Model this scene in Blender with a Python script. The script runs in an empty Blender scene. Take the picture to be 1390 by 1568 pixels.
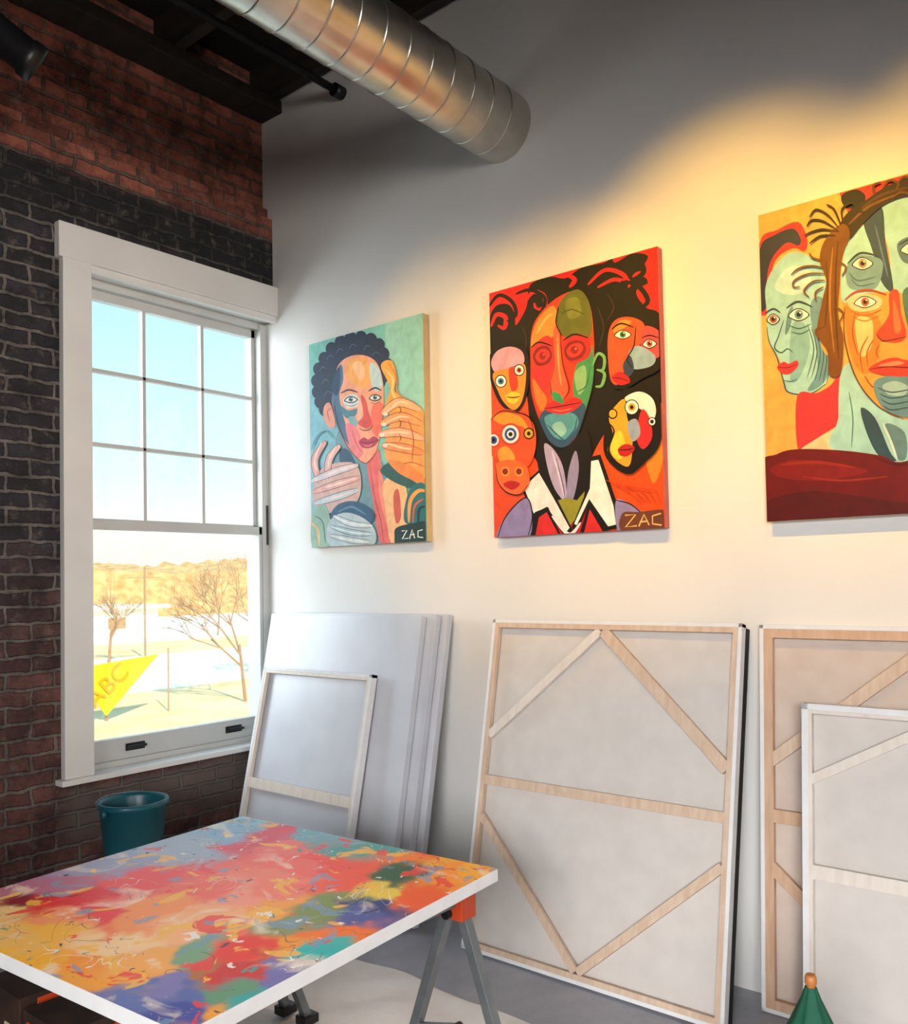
import bpy, math, random
from mathutils import Vector, Matrix, noise
from mathutils.geometry import tessellate_polygon
random.seed(7)
scn=bpy.context.scene
scn.view_settings.view_transform='Standard'
scn.view_settings.look='None'
COL=scn.collection
# ------------------------------------------------------------------ camera
F=1336.;PCX,PCY=695.,845.
def dcam(px,py): return Vector(((px-PCX)/F,-(py-PCY)/F,-1.0))
nX=dcam(-930,921).normalized(); Yv=dcam(1795,868).normalized()
Xv=-nX; Yv=(Yv-Xv*Yv.dot(Xv)).normalized(); Zv=Xv.cross(Yv)
RM=Matrix((Xv,Yv,Zv)); EYE=Vector((3.82,-3.1,1.48))
cd=bpy.data.cameras.new('camera'); cam=bpy.data.objects.new('camera',cd); COL.objects.link(cam)
cam.matrix_world=Matrix.Translation(EYE)@RM.to_4x4()
cd.sensor_fit='VERTICAL'; cd.sensor_height=36; cd.lens=F/1567.6*36; cd.shift_y=(PCY-783.8)/1567.6
cd.clip_end=2000; scn.camera=cam
# ------------------------------------------------------------------ colour / materials
def lin(h):
    if isinstance(h,(tuple,list)): return tuple(h[:3])
    r=[int(h[i:i+2],16)/255 for i in (0,2,4)]
    return tuple(c/12.92 if c<=.04045 else ((c+.055)/1.055)**2.4 for c in r)
def newmat(name):
    m=bpy.data.materials.new(name); m.use_nodes=True
    nt=m.node_tree; return m,nt,nt.nodes,nt.links,nt.nodes['Principled BSDF']
def N(ns,t,**k):
    n=ns.new(t)
    for a,v in k.items():
        if hasattr(n,a): setattr(n,a,v)
    return n
def ramp(ns,stops,interp='LINEAR'):
    r=ns.new('ShaderNodeValToRGB'); r.color_ramp.interpolation=interp
    e=r.color_ramp.elements
    while len(e)<len(stops): e.new(0.5)
    for i,(p,c) in enumerate(stops):
        e[i].position=p; e[i].color=(*lin(c),1)
    return r
def mat(name,c1,c2=None,scale=8,rough=.6,metal=0,bump=0.0,bscale=40,stretch=(1,1,1),detail=4):
    m,nt,ns,L,b=newmat(name)
    c2=c2 or c1
    tc=ns.new('ShaderNodeTexCoord'); mp=ns.new('ShaderNodeMapping'); mp.inputs['Scale'].default_value=stretch
    L.new(tc.outputs['Object'],mp.inputs['Vector'])
    n=ns.new('ShaderNodeTexNoise'); n.inputs['Scale'].default_value=scale; n.inputs['Detail'].default_value=detail
    L.new(mp.outputs[0],n.inputs['Vector'])
    r=ramp(ns,[(.3,c1),(.7,c2)]); L.new(n.outputs['Fac'],r.inputs[0]); L.new(r.outputs[0],b.inputs['Base Color'])
    b.inputs['Roughness'].default_value=rough; b.inputs['Metallic'].default_value=metal
    if bump:
        n2=ns.new('ShaderNodeTexNoise'); n2.inputs['Scale'].default_value=bscale; n2.inputs['Detail'].default_value=6
        L.new(mp.outputs[0],n2.inputs['Vector'])
        bp=ns.new('ShaderNodeBump'); bp.inputs['Strength'].default_value=bump; bp.inputs['Distance'].default_value=.01
        L.new(n2.outputs['Fac'],bp.inputs['Height']); L.new(bp.outputs[0],b.inputs['Normal'])
    return m
M_WALL=mat('painted_drywall','d8d5d0','dedbd6',2,.75,bump=.05,bscale=90)
M_TRIM=mat('white_trim_paint','dad8d3','e2e0db',4,.45)
M_SASH=mat('window_sash_paint','bdbdb9','c6c6c2',4,.4)
M_CEIL=mat('dark_ceiling','15120f','241d17',3,.9)
M_JOIST=mat('dark_timber','17110d','2a1f16',3,.85,bump=.4,stretch=(1,6,6))
M_BLACK=mat('black_metal','0b0b0c','141416',10,.45)
M_CANV=mat('raw_canvas','c9c1b9','d1c9c1',12,.9,bump=.05,bscale=300)
M_CANVW=mat('primed_canvas','dcdad8','e4e2e0',20,.7,bump=.06,bscale=300)
M_CANVG=mat('gessoed_panel','c4c5ca','cdced3',5,.30,bump=.03,bscale=200)
M_PINE=mat('pine_wood','c8a98e','d9c0a8',6,.6,bump=.1,stretch=(8,8,1.0))
M_PINEL=mat('pale_pine_wood','d6c8ba','e2d7ca',6,.6,stretch=(8,8,1.0))
M_PINED=mat('warm_pine_wood','c29b7c','d2ae8f',6,.6,stretch=(8,8,1.0))
M_GAPSHADE=mat('gap_shade_black','121314','1c1d1f',6,.7)  # shade colour for the dark gap beside the large canvas
M_STEEL=mat('grey_steel','6e7274','84888a',12,.4,metal=.6)
M_ORANGE=mat('orange_plastic','b03c18','c24822',6,.4)
M_TEAL=mat('teal_plastic','0f4f5c','175c68',6,.35)
M_TEALD=mat('dark_teal_plastic','0a333b','0d3a42',6,.5)
M_GREEN=mat('green_fabric','0b4a33','12593f',20,.8,bump=.2,bscale=60)
M_WOODTIP=mat('oiled_wood','a8642c','bd783a',10,.5)
M_DUCT,nt,ns,L,b=newmat('galvanised_steel')
tc=ns.new('ShaderNodeTexCoord'); v=N(ns,'ShaderNodeTexNoise'); v.inputs['Scale'].default_value=9; v.inputs['Detail'].default_value=6
L.new(tc.outputs['Object'],v.inputs['Vector'])
r=ramp(ns,[(.3,'bab6ac'),(.7,'d2cec4')]); L.new(v.outputs['Fac'],r.inputs[0]); L.new(r.outputs[0],b.inputs['Base Color'])
r2=ns.new('ShaderNodeMapRange'); r2.inputs['To Min'].default_value=.24; r2.inputs['To Max'].default_value=.38
L.new(v.outputs['Fac'],r2.inputs['Value']); L.new(r2.outputs[0],b.inputs['Roughness']); b.inputs['Metallic'].default_value=.95
def brickmat(name):
    m,nt,ns,L,b=newmat(name)
    tc=ns.new('ShaderNodeTexCoord'); sx=ns.new('ShaderNodeSeparateXYZ'); cx=ns.new('ShaderNodeCombineXYZ')
    L.new(tc.outputs['Object'],sx.inputs[0]); 
    nw=ns.new('ShaderNodeTexNoise'); nw.inputs['Scale'].default_value=12; nw.inputs['Detail'].default_value=4; L.new(tc.outputs['Object'],nw.inputs['Vector'])
    ma=ns.new('ShaderNodeMath'); ma.operation='MULTIPLY_ADD'; L.new(nw.outputs['Fac'],ma.inputs[0]); ma.inputs[1].default_value=.034; L.new(sx.outputs['Z'],ma.inputs[2])
    my=ns.new('ShaderNodeMath'); my.operation='MULTIPLY_ADD'; L.new(nw.outputs['Fac'],my.inputs[0]); my.inputs[1].default_value=-.04; L.new(sx.outputs['Y'],my.inputs[2])
    L.new(my.outputs[0],cx.inputs['X']); L.new(ma.outputs[0],cx.inputs['Y'])
    def bt(c1,c2,mo,ms=.010):
        t=ns.new('ShaderNodeTexBrick'); t.inputs['Scale'].default_value=1; t.inputs['Brick Width'].default_value=.21
        t.inputs['Row Height'].default_value=.071; t.inputs['Mortar Size'].default_value=ms; t.inputs['Mortar Smooth'].default_value=.35
        t.inputs['Color1'].default_value=(*lin(c1),1); t.inputs['Color2'].default_value=(*lin(c2),1); t.inputs['Mortar'].default_value=(*lin(mo),1)
        t.inputs['Bias'].default_value=0
        L.new(cx.outputs[0],t.inputs['Vector']); return t
    red=bt('784234','ac6652','6a564c'); drk=bt('232126','37333a','706b67',.008); 
    n1=ns.new('ShaderNodeTexNoise'); n1.inputs['Scale'].default_value=2.2; n1.inputs['Detail'].default_value=8; n1.inputs['Roughness'].default_value=.65
    L.new(tc.outputs['Object'],n1.inputs['Vector'])
    def zmask(lo,hi,amp):
        a=ns.new('ShaderNodeMath'); a.operation='MULTIPLY_ADD'; L.new(n1.outputs['Fac'],a.inputs[0]); a.inputs[1].default_value=amp; L.new(sx.outputs['Z'],a.inputs[2])
        mr=ns.new('ShaderNodeMapRange'); mr.inputs['From Min'].default_value=lo+amp*.5; mr.inputs['From Max'].default_value=hi+amp*.5
        L.new(a.outputs[0],mr.inputs['Value']); return mr
    up=zmask(3.36,3.42,.14)
    lo=zmask(1.0,1.7,1.2); inv=ns.new('ShaderNodeMath'); inv.operation='SUBTRACT'; inv.inputs[0].default_value=1; L.new(lo.outputs[0],inv.inputs[1])
    lo2=ns.new('ShaderNodeMath'); lo2.operation='MULTIPLY'; lo2.inputs[1].default_value=.36; L.new(inv.outputs[0],lo2.inputs[0])
    mx=ns.new('ShaderNodeMath'); mx.operation='MAXIMUM'; L.new(up.outputs[0],mx.inputs[0]); L.new(lo2.outputs[0],mx.inputs[1])
    mix=ns.new('ShaderNodeMixRGB'); L.new(mx.outputs[0],mix.inputs[0]); L.new(drk.outputs['Color'],mix.inputs[1]); L.new(red.outputs['Color'],mix.inputs[2])
    b1=zmask(3.15,3.19,.06); b2=zmask(3.36,3.40,.08)
    bs=ns.new('ShaderNodeMath'); bs.operation='SUBTRACT'; bs.use_clamp=True; L.new(b1.outputs[0],bs.inputs[0]); L.new(b2.outputs[0],bs.inputs[1])
    bm=ns.new('ShaderNodeMath'); bm.operation='MULTIPLY'; bm.inputs[1].default_value=.85; L.new(bs.outputs[0],bm.inputs[0])
    mix2=ns.new('ShaderNodeMixRGB'); L.new(bm.outputs[0],mix2.inputs[0]); L.new(mix.outputs[0],mix2.inputs[1]); mix2.inputs[2].default_value=(*lin('141418'),1)
    n2=ns.new('ShaderNodeTexNoise'); n2.inputs['Scale'].default_value=5.5; n2.inputs['Detail'].default_value=12; n2.inputs['Roughness'].default_value=.78
    L.new(tc.outputs['Object'],n2.inputs['Vector'])
    rr=ramp(ns,[(.40,(.22,.2,.2)),(.60,(1.15,1.1,1.05))]); L.new(n2.outputs['Fac'],rr.inputs[0])
    mix3=ns.new('ShaderNodeMixRGB'); mix3.blend_type='MULTIPLY'; mix3.inputs[0].default_value=.9; L.new(mix2.outputs[0],mix3.inputs[1]); L.new(rr.outputs[0],mix3.inputs[2])
    n3=ns.new('ShaderNodeTexNoise'); n3.inputs['Scale'].default_value=16; n3.inputs['Detail'].default_value=12; n3.inputs['Roughness'].default_value=.65; L.new(tc.outputs['Object'],n3.inputs['Vector'])
    r3=ramp(ns,[(.55,(0,0,0)),(.68,(.5,.5,.5))]); L.new(n3.outputs['Fac'],r3.inputs[0])
    mix4=ns.new('ShaderNodeMixRGB'); L.new(r3.outputs[0],mix4.inputs[0]); L.new(mix3.outputs[0],mix4.inputs[1]); mix4.inputs[2].default_value=(*lin('75675d'),1)
    pz=zmask(.60,.57,.10); pz2=zmask(.30,.42,.25); pm=ns.new('ShaderNodeMath'); pm.operation='MULTIPLY'; pm.use_clamp=True; L.new(pz.outputs[0],pm.inputs[0]); L.new(pz2.outputs[0],pm.inputs[1])
    py=ns.new('ShaderNodeMapRange'); py.inputs['From Min'].default_value=-1.25; py.inputs['From Max'].default_value=-1.15; L.new(sx.outputs['Y'],py.inputs['Value'])
    pm2=ns.new('ShaderNodeMath'); pm2.operation='MULTIPLY'; L.new(pm.outputs[0],pm2.inputs[0]); L.new(py.outputs[0],pm2.inputs[1])
    pm3=ns.new('ShaderNodeMath'); pm3.operation='MULTIPLY'; pm3.inputs[1].default_value=.7; L.new(pm2.outputs[0],pm3.inputs[0])
    mix5=ns.new('ShaderNodeMixRGB'); L.new(pm3.outputs[0],mix5.inputs[0]); L.new(mix4.outputs[0],mix5.inputs[1]); mix5.inputs[2].default_value=(*lin('6a6058'),1)
    L.new(mix5.outputs[0],b.inputs['Base Color']); b.inputs['Roughness'].default_value=.75
    ad=ns.new('ShaderNodeMath'); ad.operation='MULTIPLY_ADD'; L.new(n3.outputs['Fac'],ad.inputs[0]); ad.inputs[1].default_value=.9
    iv=ns.new('ShaderNodeMath'); iv.operation='SUBTRACT'; iv.inputs[0].default_value=1; L.new(red.outputs['Fac'],iv.inputs[1]); L.new(iv.outputs[0],ad.inputs[2])
    bp=ns.new('ShaderNodeBump'); bp.inputs['Strength'].default_value=1; bp.inputs['Distance'].default_value=.016
    L.new(ad.outputs[0],bp.inputs['Height']); L.new(bp.outputs[0],b.inputs['Normal'])
    return m
M_BRICK=brickmat('old_painted_brick')
M_FLOOR,nt,ns,L,b=newmat('grey_painted_floor')
tc=ns.new('ShaderNodeTexCoord'); n=ns.new('ShaderNodeTexNoise'); n.inputs['Scale'].default_value=3; n.inputs['Detail'].default_value=9; n.inputs['Roughness'].default_value=.7; L.new(tc.outputs['Object'],n.inputs['Vector'])
r=ramp(ns,[(.3,'8d8e96'),(.7,'acadb4')]); L.new(n.outputs['Fac'],r.inputs[0])
n2=ns.new('ShaderNodeTexNoise'); n2.inputs['Scale'].default_value=60; L.new(tc.outputs['Object'],n2.inputs['Vector']); r2=ramp(ns,[(.68,(1,1,1)),(.72,(.7,.7,.72))]); L.new(n2.outputs['Fac'],r2.inputs[0])
mx=ns.new('ShaderNodeMixRGB'); mx.blend_type='MULTIPLY'; mx.inputs[0].default_value=1; L.new(r.outputs[0],mx.inputs[1]); L.new(r2.outputs[0],mx.inputs[2]); L.new(mx.outputs[0],b.inputs['Base Color'])
b.inputs['Roughness'].default_value=.35
M_CLOTH=mat('drop_cloth_canvas','dcd6d0','ece8e4',4,.8,bump=.3,bscale=12)
M_GLASS,nt,ns,L,b=newmat('window_glass')
out=ns['Material Output']; tr=ns.new('ShaderNodeBsdfTransparent'); gl=ns.new('ShaderNodeBsdfGlossy'); gl.inputs['Roughness'].default_value=.02
ms=ns.new('ShaderNodeMixShader'); ms.inputs[0].default_value=.04; L.new(tr.outputs[0],ms.inputs[1]); L.new(gl.outputs[0],ms.inputs[2]); L.new(ms.outputs[0],out.inputs['Surface'])
def paintmat(name,rough=.55,var=.2):
    m,nt,ns,L,b=newmat(name)
    at=ns.new('ShaderNodeVertexColor'); at.layer_name='Col'
    tc=ns.new('ShaderNodeTexCoord'); mp=ns.new('ShaderNodeMapping'); mp.inputs['Scale'].default_value=(1,1,.8); L.new(tc.outputs['Object'],mp.inputs[0])
    n=ns.new('ShaderNodeTexNoise'); n.inputs['Scale'].default_value=22; n.inputs['Detail'].default_value=7; n.inputs['Distortion'].default_value=.5; L.new(mp.outputs[0],n.inputs['Vector'])
    r=ramp(ns,[(.3,(1-var,1-var,1-var)),(.7,(1+var*.3,)*3)]); L.new(n.outputs['Fac'],r.inputs[0])
    mx=ns.new('ShaderNodeMixRGB'); mx.blend_type='MULTIPLY'; mx.inputs[0].default_value=1; L.new(at.outputs['Color'],mx.inputs[1]); L.new(r.outputs[0],mx.inputs[2])
    L.new(mx.outputs[0],b.inputs['Base Color']); b.inputs['Roughness'].default_value=rough; b.inputs['Specular IOR Level'].default_value=.3
    bp=ns.new('ShaderNodeBump'); bp.inputs['Strength'].default_value=.15; bp.inputs['Distance'].default_value=.003; L.new(n.outputs['Fac'],bp.inputs['Height']); L.new(bp.outputs[0],b.inputs['Normal'])
    return m
M_PAINT=paintmat('acrylic_paint')
# ------------------------------------------------------------------ mesh builder
class MB:
    def __init__(s): s.v=[];s.f=[];s.m=[];s.mats=[];s.T=Matrix.Identity(4)
    def mi(s,m):
        if m not in s.mats: s.mats.append(m)
        return s.mats.index(m)
    def add(s,vs,fs,m):
        o=len(s.v); s.v+= [s.T@Vector(p) for p in vs]; k=s.mi(m)
        for f in fs: s.f.append([i+o for i in f]); s.m.append(k)
    def box(s,x0,x1,y0,y1,z0,z1,m):
        vs=[(x,y,z) for z in (z0,z1) for x,y in ((x0,y0),(x1,y0),(x1,y1),(x0,y1))]
        s.add(vs,[(3,2,1,0),(4,5,6,7),(0,1,5,4),(1,2,6,5),(2,3,7,6),(3,0,4,7)],m)
    def beam(s,p,q,w,h,m,up=(0,0,1)):
        p=Vector(p);q=Vector(q);d=(q-p).normalized();u=Vector(up)
        sd=d.cross(u)
        if sd.length<1e-4: sd=d.cross(Vector((1,0,0)))
        sd.normalize(); u=sd.cross(d).normalized()
        vs=[e+sd*a*w/2+u*c*h/2 for e in (p,q) for a,c in ((-1,-1),(1,-1),(1,1),(-1,1))]
        s.add(vs,[(0,1,2,3),(7,6,5,4),(0,4,5,1),(1,5,6,2),(2,6,7,3),(3,7,4,0)],m)
    def lathe(s,p,q,prof,m,seg=32,caps=True):
        p=Vector(p);d=(Vector(q)-p).normalized(); a=d.orthogonal().normalized(); b_=d.cross(a)
        vs=[];fs=[]
        for t,r_ in prof:
            for i in range(seg):
                an=2*math.pi*i/seg; vs.append(p+d*t+(a*math.cos(an)+b_*math.sin(an))*r_)
        n=len(prof)
        for j in range(n-1):
            for i in range(seg):
                k=(i+1)%seg; fs.append((j*seg+i,j*seg+k,(j+1)*seg+k,(j+1)*seg+i))
        if caps: fs.append(tuple(range(seg-1,-1,-1))); fs.append(tuple((n-1)*seg+i for i in range(seg)))
        s.add(vs,fs,m)
    def cyl(s,p,q,r0,m,r1=None,seg=20):
        L_=(Vector(q)-Vector(p)).length; s.lathe(p,q,[(0,r0),(L_,r0 if r1 is None else r1)],m,seg)
    def build(s,name,parent=None,smooth=False,bevel=0):
        me=bpy.data.meshes.new(name); me.from_pydata([tuple(p) for p in s.v],[],s.f)
        for m in s.mats: me.materials.append(m)
        me.polygons.foreach_set('material_index',s.m); 
        if smooth: me.polygons.foreach_set('use_smooth',[len(f)<=4 for f in s.f])
        me.update(); o=bpy.data.objects.new(name,me); COL.objects.link(o)
        if parent: o.parent=parent
        if bevel:
            bv=o.modifiers.new('bevel','BEVEL'); bv.width=bevel; bv.segments=2; bv.limit_method='ANGLE'
        return o
def empty(name):
    o=bpy.data.objects.new(name,None); COL.objects.link(o); return o
# ------------------------------------------------------------------ room shell
H=4.36
b=MB()
WY0,WY1=-1.09,0.0
b.box(-.36,0,-7,WY0,-.0,3.52,M_BRICK)
b.box(-.36,0,WY0,0,0,.62,M_BRICK)
b.box(-.36,0,WY0,0,3.02,3.52,M_BRICK)
b.box(-.36,-.08,-7,0,3.52,H,M_BRICK)
b.box(-.08,-.04,-7,0,3.52,3.59,M_BRICK)
b.build('wall_left')
b=MB(); b.box(-.2,8,0,.15,0,H,M_WALL); b.build('wall_back')
b=MB(); b.box(8,8.15,-7,.15,0,H,M_WALL); b.build('wall_right')
b=MB(); b.box(-.36,8.15,-7.15,-7,0,H,M_WALL); b.build('wall_front')
b=MB(); b.box(-.36,8.15,-7.15,.0,-.12,0,M_FLOOR); b.build('floor')
b=MB(); b.box(-.36,8.15,-7.15,.15,H,H+.15,M_CEIL)
for i in range(11):
    y=-.05-i*.6
    b.box(-.08,8,y-.03,y+.03,H-.20,H,M_JOIST)
b.build('ceiling')
b=MB(); b.box(-.08,.10,-7,-.0,H-.27,H-.20,M_JOIST); b.build('ceiling_beam',bevel=.006)
# ------------------------------------------------------------------ window
w=empty('window_1')
b=MB()
b.box(0,.04,-1.215,-1.08,.64,3.115,M_TRIM)
b.box(0,.045,-1.235,0,2.965,3.125,M_TRIM)
b.box(0,.03,-1.08,0,2.93,2.965,M_TRIM)
b.box(-.2,.0,-1.09,-1.07,.64,2.98,M_TRIM)
b.box(-.2,.0,-1.07,0,2.945,3.02,M_TRIM)
b.box(-.2,.065,-1.24,-.0,.615,.64,M_TRIM)
b.build('casing',w,bevel=.003)
b=MB()
b.box(-.2,-.075,-1.07,0,2.905,2.945,M_SASH)
b.box(-.2,-.06,-.045,0,.64,2.93,M_SASH)
b.box(-.2,-.06,-1.07,-1.045,.64,2.93,M_SASH)
b.box(-.2,-.05,-1.07,0,.64,.665,M_SASH)
def sash(x0,x1,z0,z1,rail_t,rail_b,st):
    b.box(x0,x1,-1.045,-.045,z1-rail_t,z1,M_SASH); b.box(x0,x1,-1.045,-.045,z0,z0+rail_b,M_SASH)
    b.box(x0,x1,-1.045,-1.045+st,z0,z1,M_SASH); b.box(x0,x1,-.045-st,-.045,z0,z1,M_SASH)
sash(-.15,-.11,1.76,2.905,.045,.05,.025)
sash(-.105,-.065,.665,1.80,.045,.10,.02)
for y in (-.385,-.725): b.box(-.145,-.115,y-.009,y+.009,1.8,2.87,M_SASH)
for z in (2.165,2.52): b.box(-.145,-.115,-1.03,-.06,z-.009,z+.009,M_SASH)
b.build('sashes',w,bevel=.002)
b=MB(); b.box(-.131,-.129,-1.03,-.06,1.8,2.87,M_GLASS); b.box(-.086,-.084,-1.03,-.06,.76,1.77,M_GLASS); b.build('glass',w)
b=MB()
for y in (-.82,-.25):
    b.box(-.066,-.03,y-.045,y+.045,.715,.727,M_BLACK); b.box(-.066,-.058,y-.05,y+.05,.70,.735,M_BLACK)
b.cyl((-.06,-.012,1.70),(-.06,-.012,1.92),.007,M_BLACK)
b.build('sash_hardware',w,bevel=.002)
# ------------------------------------------------------------------ outdoors
M_GRD=mat('snowy_ground','fbf0da','fff8ea',.2,.9)
M_ROAD=mat('pale_road','eedfc6','f4e8d4',.3,.9)
M_LAWN=mat('dry_yellow_grass','ecc888','f4dcb0',.4,.9)
M_HILL=mat('winter_woods','b88c50','e4bf84',.5,.9,detail=10,stretch=(1,1,2))
M_BARK=mat('sunlit_bark','a07c5a','b4906c',3,.9)
M_SIGN=mat('yellow_sign_paint','f8d400','fcdc10',.5,.5)
M_SIGNT=mat('sign_lettering','c09a00','c09a00',.5,.5)
b=MB(); b.box(-300,-.8,-80,260,-4.2,-4.0,M_GRD)
b.box(-50,-41,-80,260,-4.0,-3.98,M_ROAD); b.box(-38,-25,-80,260,-4.0,-3.98,M_LAWN); b.box(-75,-60,-80,260,-4.0,-3.98,M_LAWN); b.build('ground')
b=MB()
vs=[];fs=[];n=400
for i in range(n):
    y=-20+i*.78; hh=6+2.0*noise.noise(Vector((y*.03,0,0)))+1.0*noise.noise(Vector((y*.4,3,0)))+.9*abs(noise.noise(Vector((y*1.3,3,0))))
    vs+=[(-140,y,-4.0),(-140-2*noise.noise(Vector((y*.3,9,0))),y,hh*.7),(-150,y,hh)]
for i in range(n-1):
    a=i*3; fs+=[(a,a+3,a+4,a+1),(a+1,a+4,a+5,a+2)]
b.add(vs,fs,M_HILL); b.build('wooded_hillside')
b=MB(); b.box(-95,-85,15,52,-3.99,-.9,M_GRD); b.box(-96,-84,14,53,-.9,-.5,M_ROAD)
for i in range(8): b.box(-84.98,-84.9,18+i*4,20+i*4,-3,-1.8,M_BARK)
b.build('distant_building')
def tree(base,h,name,seed,r0=.16,lean=0.05,K=6):
    rnd=random.Random(seed); b=MB()
    def br(p,d,l,r,k):
        q=p+d*l; b.lathe(p,q,[(0,r),(l,r*.7)],M_BARK,5,False)
        if k==0: return
        for i in range(3 if k>2 else 2):
            nd=(d+Vector((rnd.uniform(-.8,.8),rnd.uniform(-.9,.9),rnd.uniform(-.3,.45)))).normalized()
            br(p+d*l*rnd.uniform(.6,1),nd,l*rnd.uniform(.6,.8),r*.6,k-1)
    br(Vector(base),Vector((.05,lean,1)).normalized(),h*.27,r0,K); return b.build(name)
tree((-30,22.4,-3.97),10,'bare_tree',3,.09,-.15,7); tree((-39.5,31,-3.97),9,'bare_tree',8,.10,-.4); tree((-56,30,-3.97),9,'bare_tree',12,.12); tree((-78,55,-3.98),12,'bare_tree',15,.12); tree((-78,36,-3.98),10,'bare_tree',22,.12)
b=MB(); b.cyl((-57,33.5,-3.98),(-57,33.5,3.0),.08,M_BARK); b.beam((-57,32.1,2.2),(-57,34.9,2.2),.08,.08,M_BARK); b.build('utility_pole')
sg=empty('triangular_yellow_sign')
b=MB()
tri=[(14.1,-1.72),(17.9,-1.42),(15.5,-3.75)]
b.add([(x,y,z) for x in (-30,-30.1) for y,z in tri],[(0,1,2),(5,4,3),(0,3,4,1),(1,4,5,2),(2,5,3,0)],M_SIGN)
b.cyl((-30.2,15.6,-3.97),(-30.2,15.6,-2),.06,M_BARK); b.cyl((-30.4,18.6,-3.97),(-30.4,18.6,-1.2),.03,M_BARK)
b.build('sign_board',sg)
tcu=bpy.data.curves.new('lettering','FONT'); tcu.body='ABC'; tcu.size=1.05; tcu.extrude=.02; tcu.align_x='CENTER'; tcu.materials.append(M_SIGNT)
to=bpy.data.objects.new('lettering',tcu); COL.objects.link(to); to.parent=sg
to.matrix_world=Matrix.Translation((-29.93,15.75,-2.75))@Matrix(((0,0,1),(1,0,0),(0,1,0))).to_4x4()@Matrix.Rotation(math.radians(40),4,'Z')
# ------------------------------------------------------------------ duct
b=MB(); prof=[]; t=0
while t<6.8:
    prof+=[(t,.150),(t+.002,.150),(t+.06,.150),(t+.113,.150),(t+.115,.150),(t+.1165,.1525),(t+.1215,.1525),(t+.123,.150)]; t+=.125
seg=96; vs=[];fs=[]
for j,(tt,r_) in enumerate(prof):
    for i in range(seg):
        an=2*math.pi*i/seg
        sk=0.02*math.cos(an)*min(1,tt/.12)
        vs.append((1.6+math.cos(an)*r_,-tt-sk-.001,3.48+math.sin(an)*r_))
for j in range(len(prof)-1):
    for i in range(seg):
        k=(i+1)%seg; fs.append((j*seg+i,j*seg+k,(j+1)*seg+k,(j+1)*seg+i))
b.add(vs,fs,M_DUCT)
b.build('spiral_ventilation_duct',smooth=True)
b=MB(); b.cyl((.58,-6.9,4.02),(.58,-.03,4.02),.02,M_BLACK); b.cyl((.58,-.06,4.02),(.58,-.001,4.02),.034,M_BLACK)
for y in (-1.25,-3.05,-4.85): b.cyl((.58,y,4.02),(.58,y,H-.2),.008,M_BLACK)
b.build('sprinkler_pipe',smooth=True)
# ------------------------------------------------------------------ track lights
b=MB(); b.box(.05,7,-1.87,-1.83,3.74,3.78,M_BLACK)
for x in (.4,2.2,4.4,6.4): b.cyl((x,-1.85,3.78),(x,-1.85,H-.2),.008,M_BLACK)
b.build('lighting_track')
def fixture(x,aim,watt,size=52,col=(1,.55,.09),pz=3.50,py=-1.80,sc=1.0):
    e=empty('track_spotlight'); b=MB()
    pv=Vector((x,py,pz)); d=(Vector(aim)-pv).normalized()
    b.box(x-.05,x+.05,-1.875,-1.825,3.70,3.74,M_BLACK)
    b.cyl((x,-1.85,3.70),pv-d*.03,.011,M_BLACK)
    b.lathe(pv-d*.11*sc,pv+d*.13*sc,[(t_*sc,r_*sc) for t_,r_ in [(0,.035),(.01,.048),(.20,.052),(.205,.058),(.24,.058),(.235,.05),(.19,.045)]],M_BLACK,28)
    b.build('housing',e,smooth=True)
    ld=bpy.data.lights.new('lamp','SPOT'); ld.energy=watt; ld.spot_size=math.radians(size); ld.spot_blend=.85; ld.color=col; ld.shadow_soft_size=.04
    lo=bpy.data.objects.new('lamp',ld); COL.objects.link(lo); lo.parent=e
    lo.location=pv+d*.14*sc; lo.rotation_euler=d.to_track_quat('-Z','Y').to_euler()
fixture(.86,(1.3,0,2.25),85,52,(1,.60,.18),3.34,-1.85,1.15)
fixture(1.98,(1.85,0,2.2),130)
fixture(2.7,(2.6,0,2.38),200,54)
fixture(3.6,(3.5,0,2.33),190,54)
fixture(3.15,(1.95,-1.85,.72),90,46,(1,.90,.80))  # added spot, put in to brighten the table top
# ------------------------------------------------------------------ paintings
def sheet(px,py,yp=-.04):
    wv=RM@dcam(px,py); t_=(yp-EYE.y)/wv.y; p=EYE+wv*t_; return (p.x,p.z)
def catmull(P,closed=True,sub=5):
    n=len(P); out=[]
    rng=range(n) if closed else range(n-1)
    for i in rng:
        g=lambda k:P[k%n] if closed else P[max(0,min(n-1,k))]
        a,b_,c,d=g(i-1),g(i),g(i+1),g(i+2)
        for s in range(sub):
            t=s/sub
            out.append(tuple(.5*(2*b_[k]+(c[k]-a[k])*t+(2*a[k]-5*b_[k]+4*c[k]-d[k])*t*t+(3*b_[k]-a[k]-3*c[k]+d[k])*t**3) for k in (0,1)))
    if not closed: out.append(P[-1])
    return out
def clip(P,x0,x1,z0,z1):
    for ax,lim,sg_ in ((0,x0,1),(0,x1,-1),(1,z0,1),(1,z1,-1)):
        o=[]
        for i in range(len(P)):
            a,b_=P[i-1],P[i]; ia=(a[ax]-lim)*sg_>=0; ib=(b_[ax]-lim)*sg_>=0
            if ia!=ib:
                t=(lim-a[ax])/(b_[ax]-a[ax]); q=[a[0]+(b_[0]-a[0])*t,a[1]+(b_[1]-a[1])*t]; q[ax]=lim; o.append(tuple(q))
            if ib: o.append(b_)
        P=o
        if len(P)<3: return []
    return P
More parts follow.
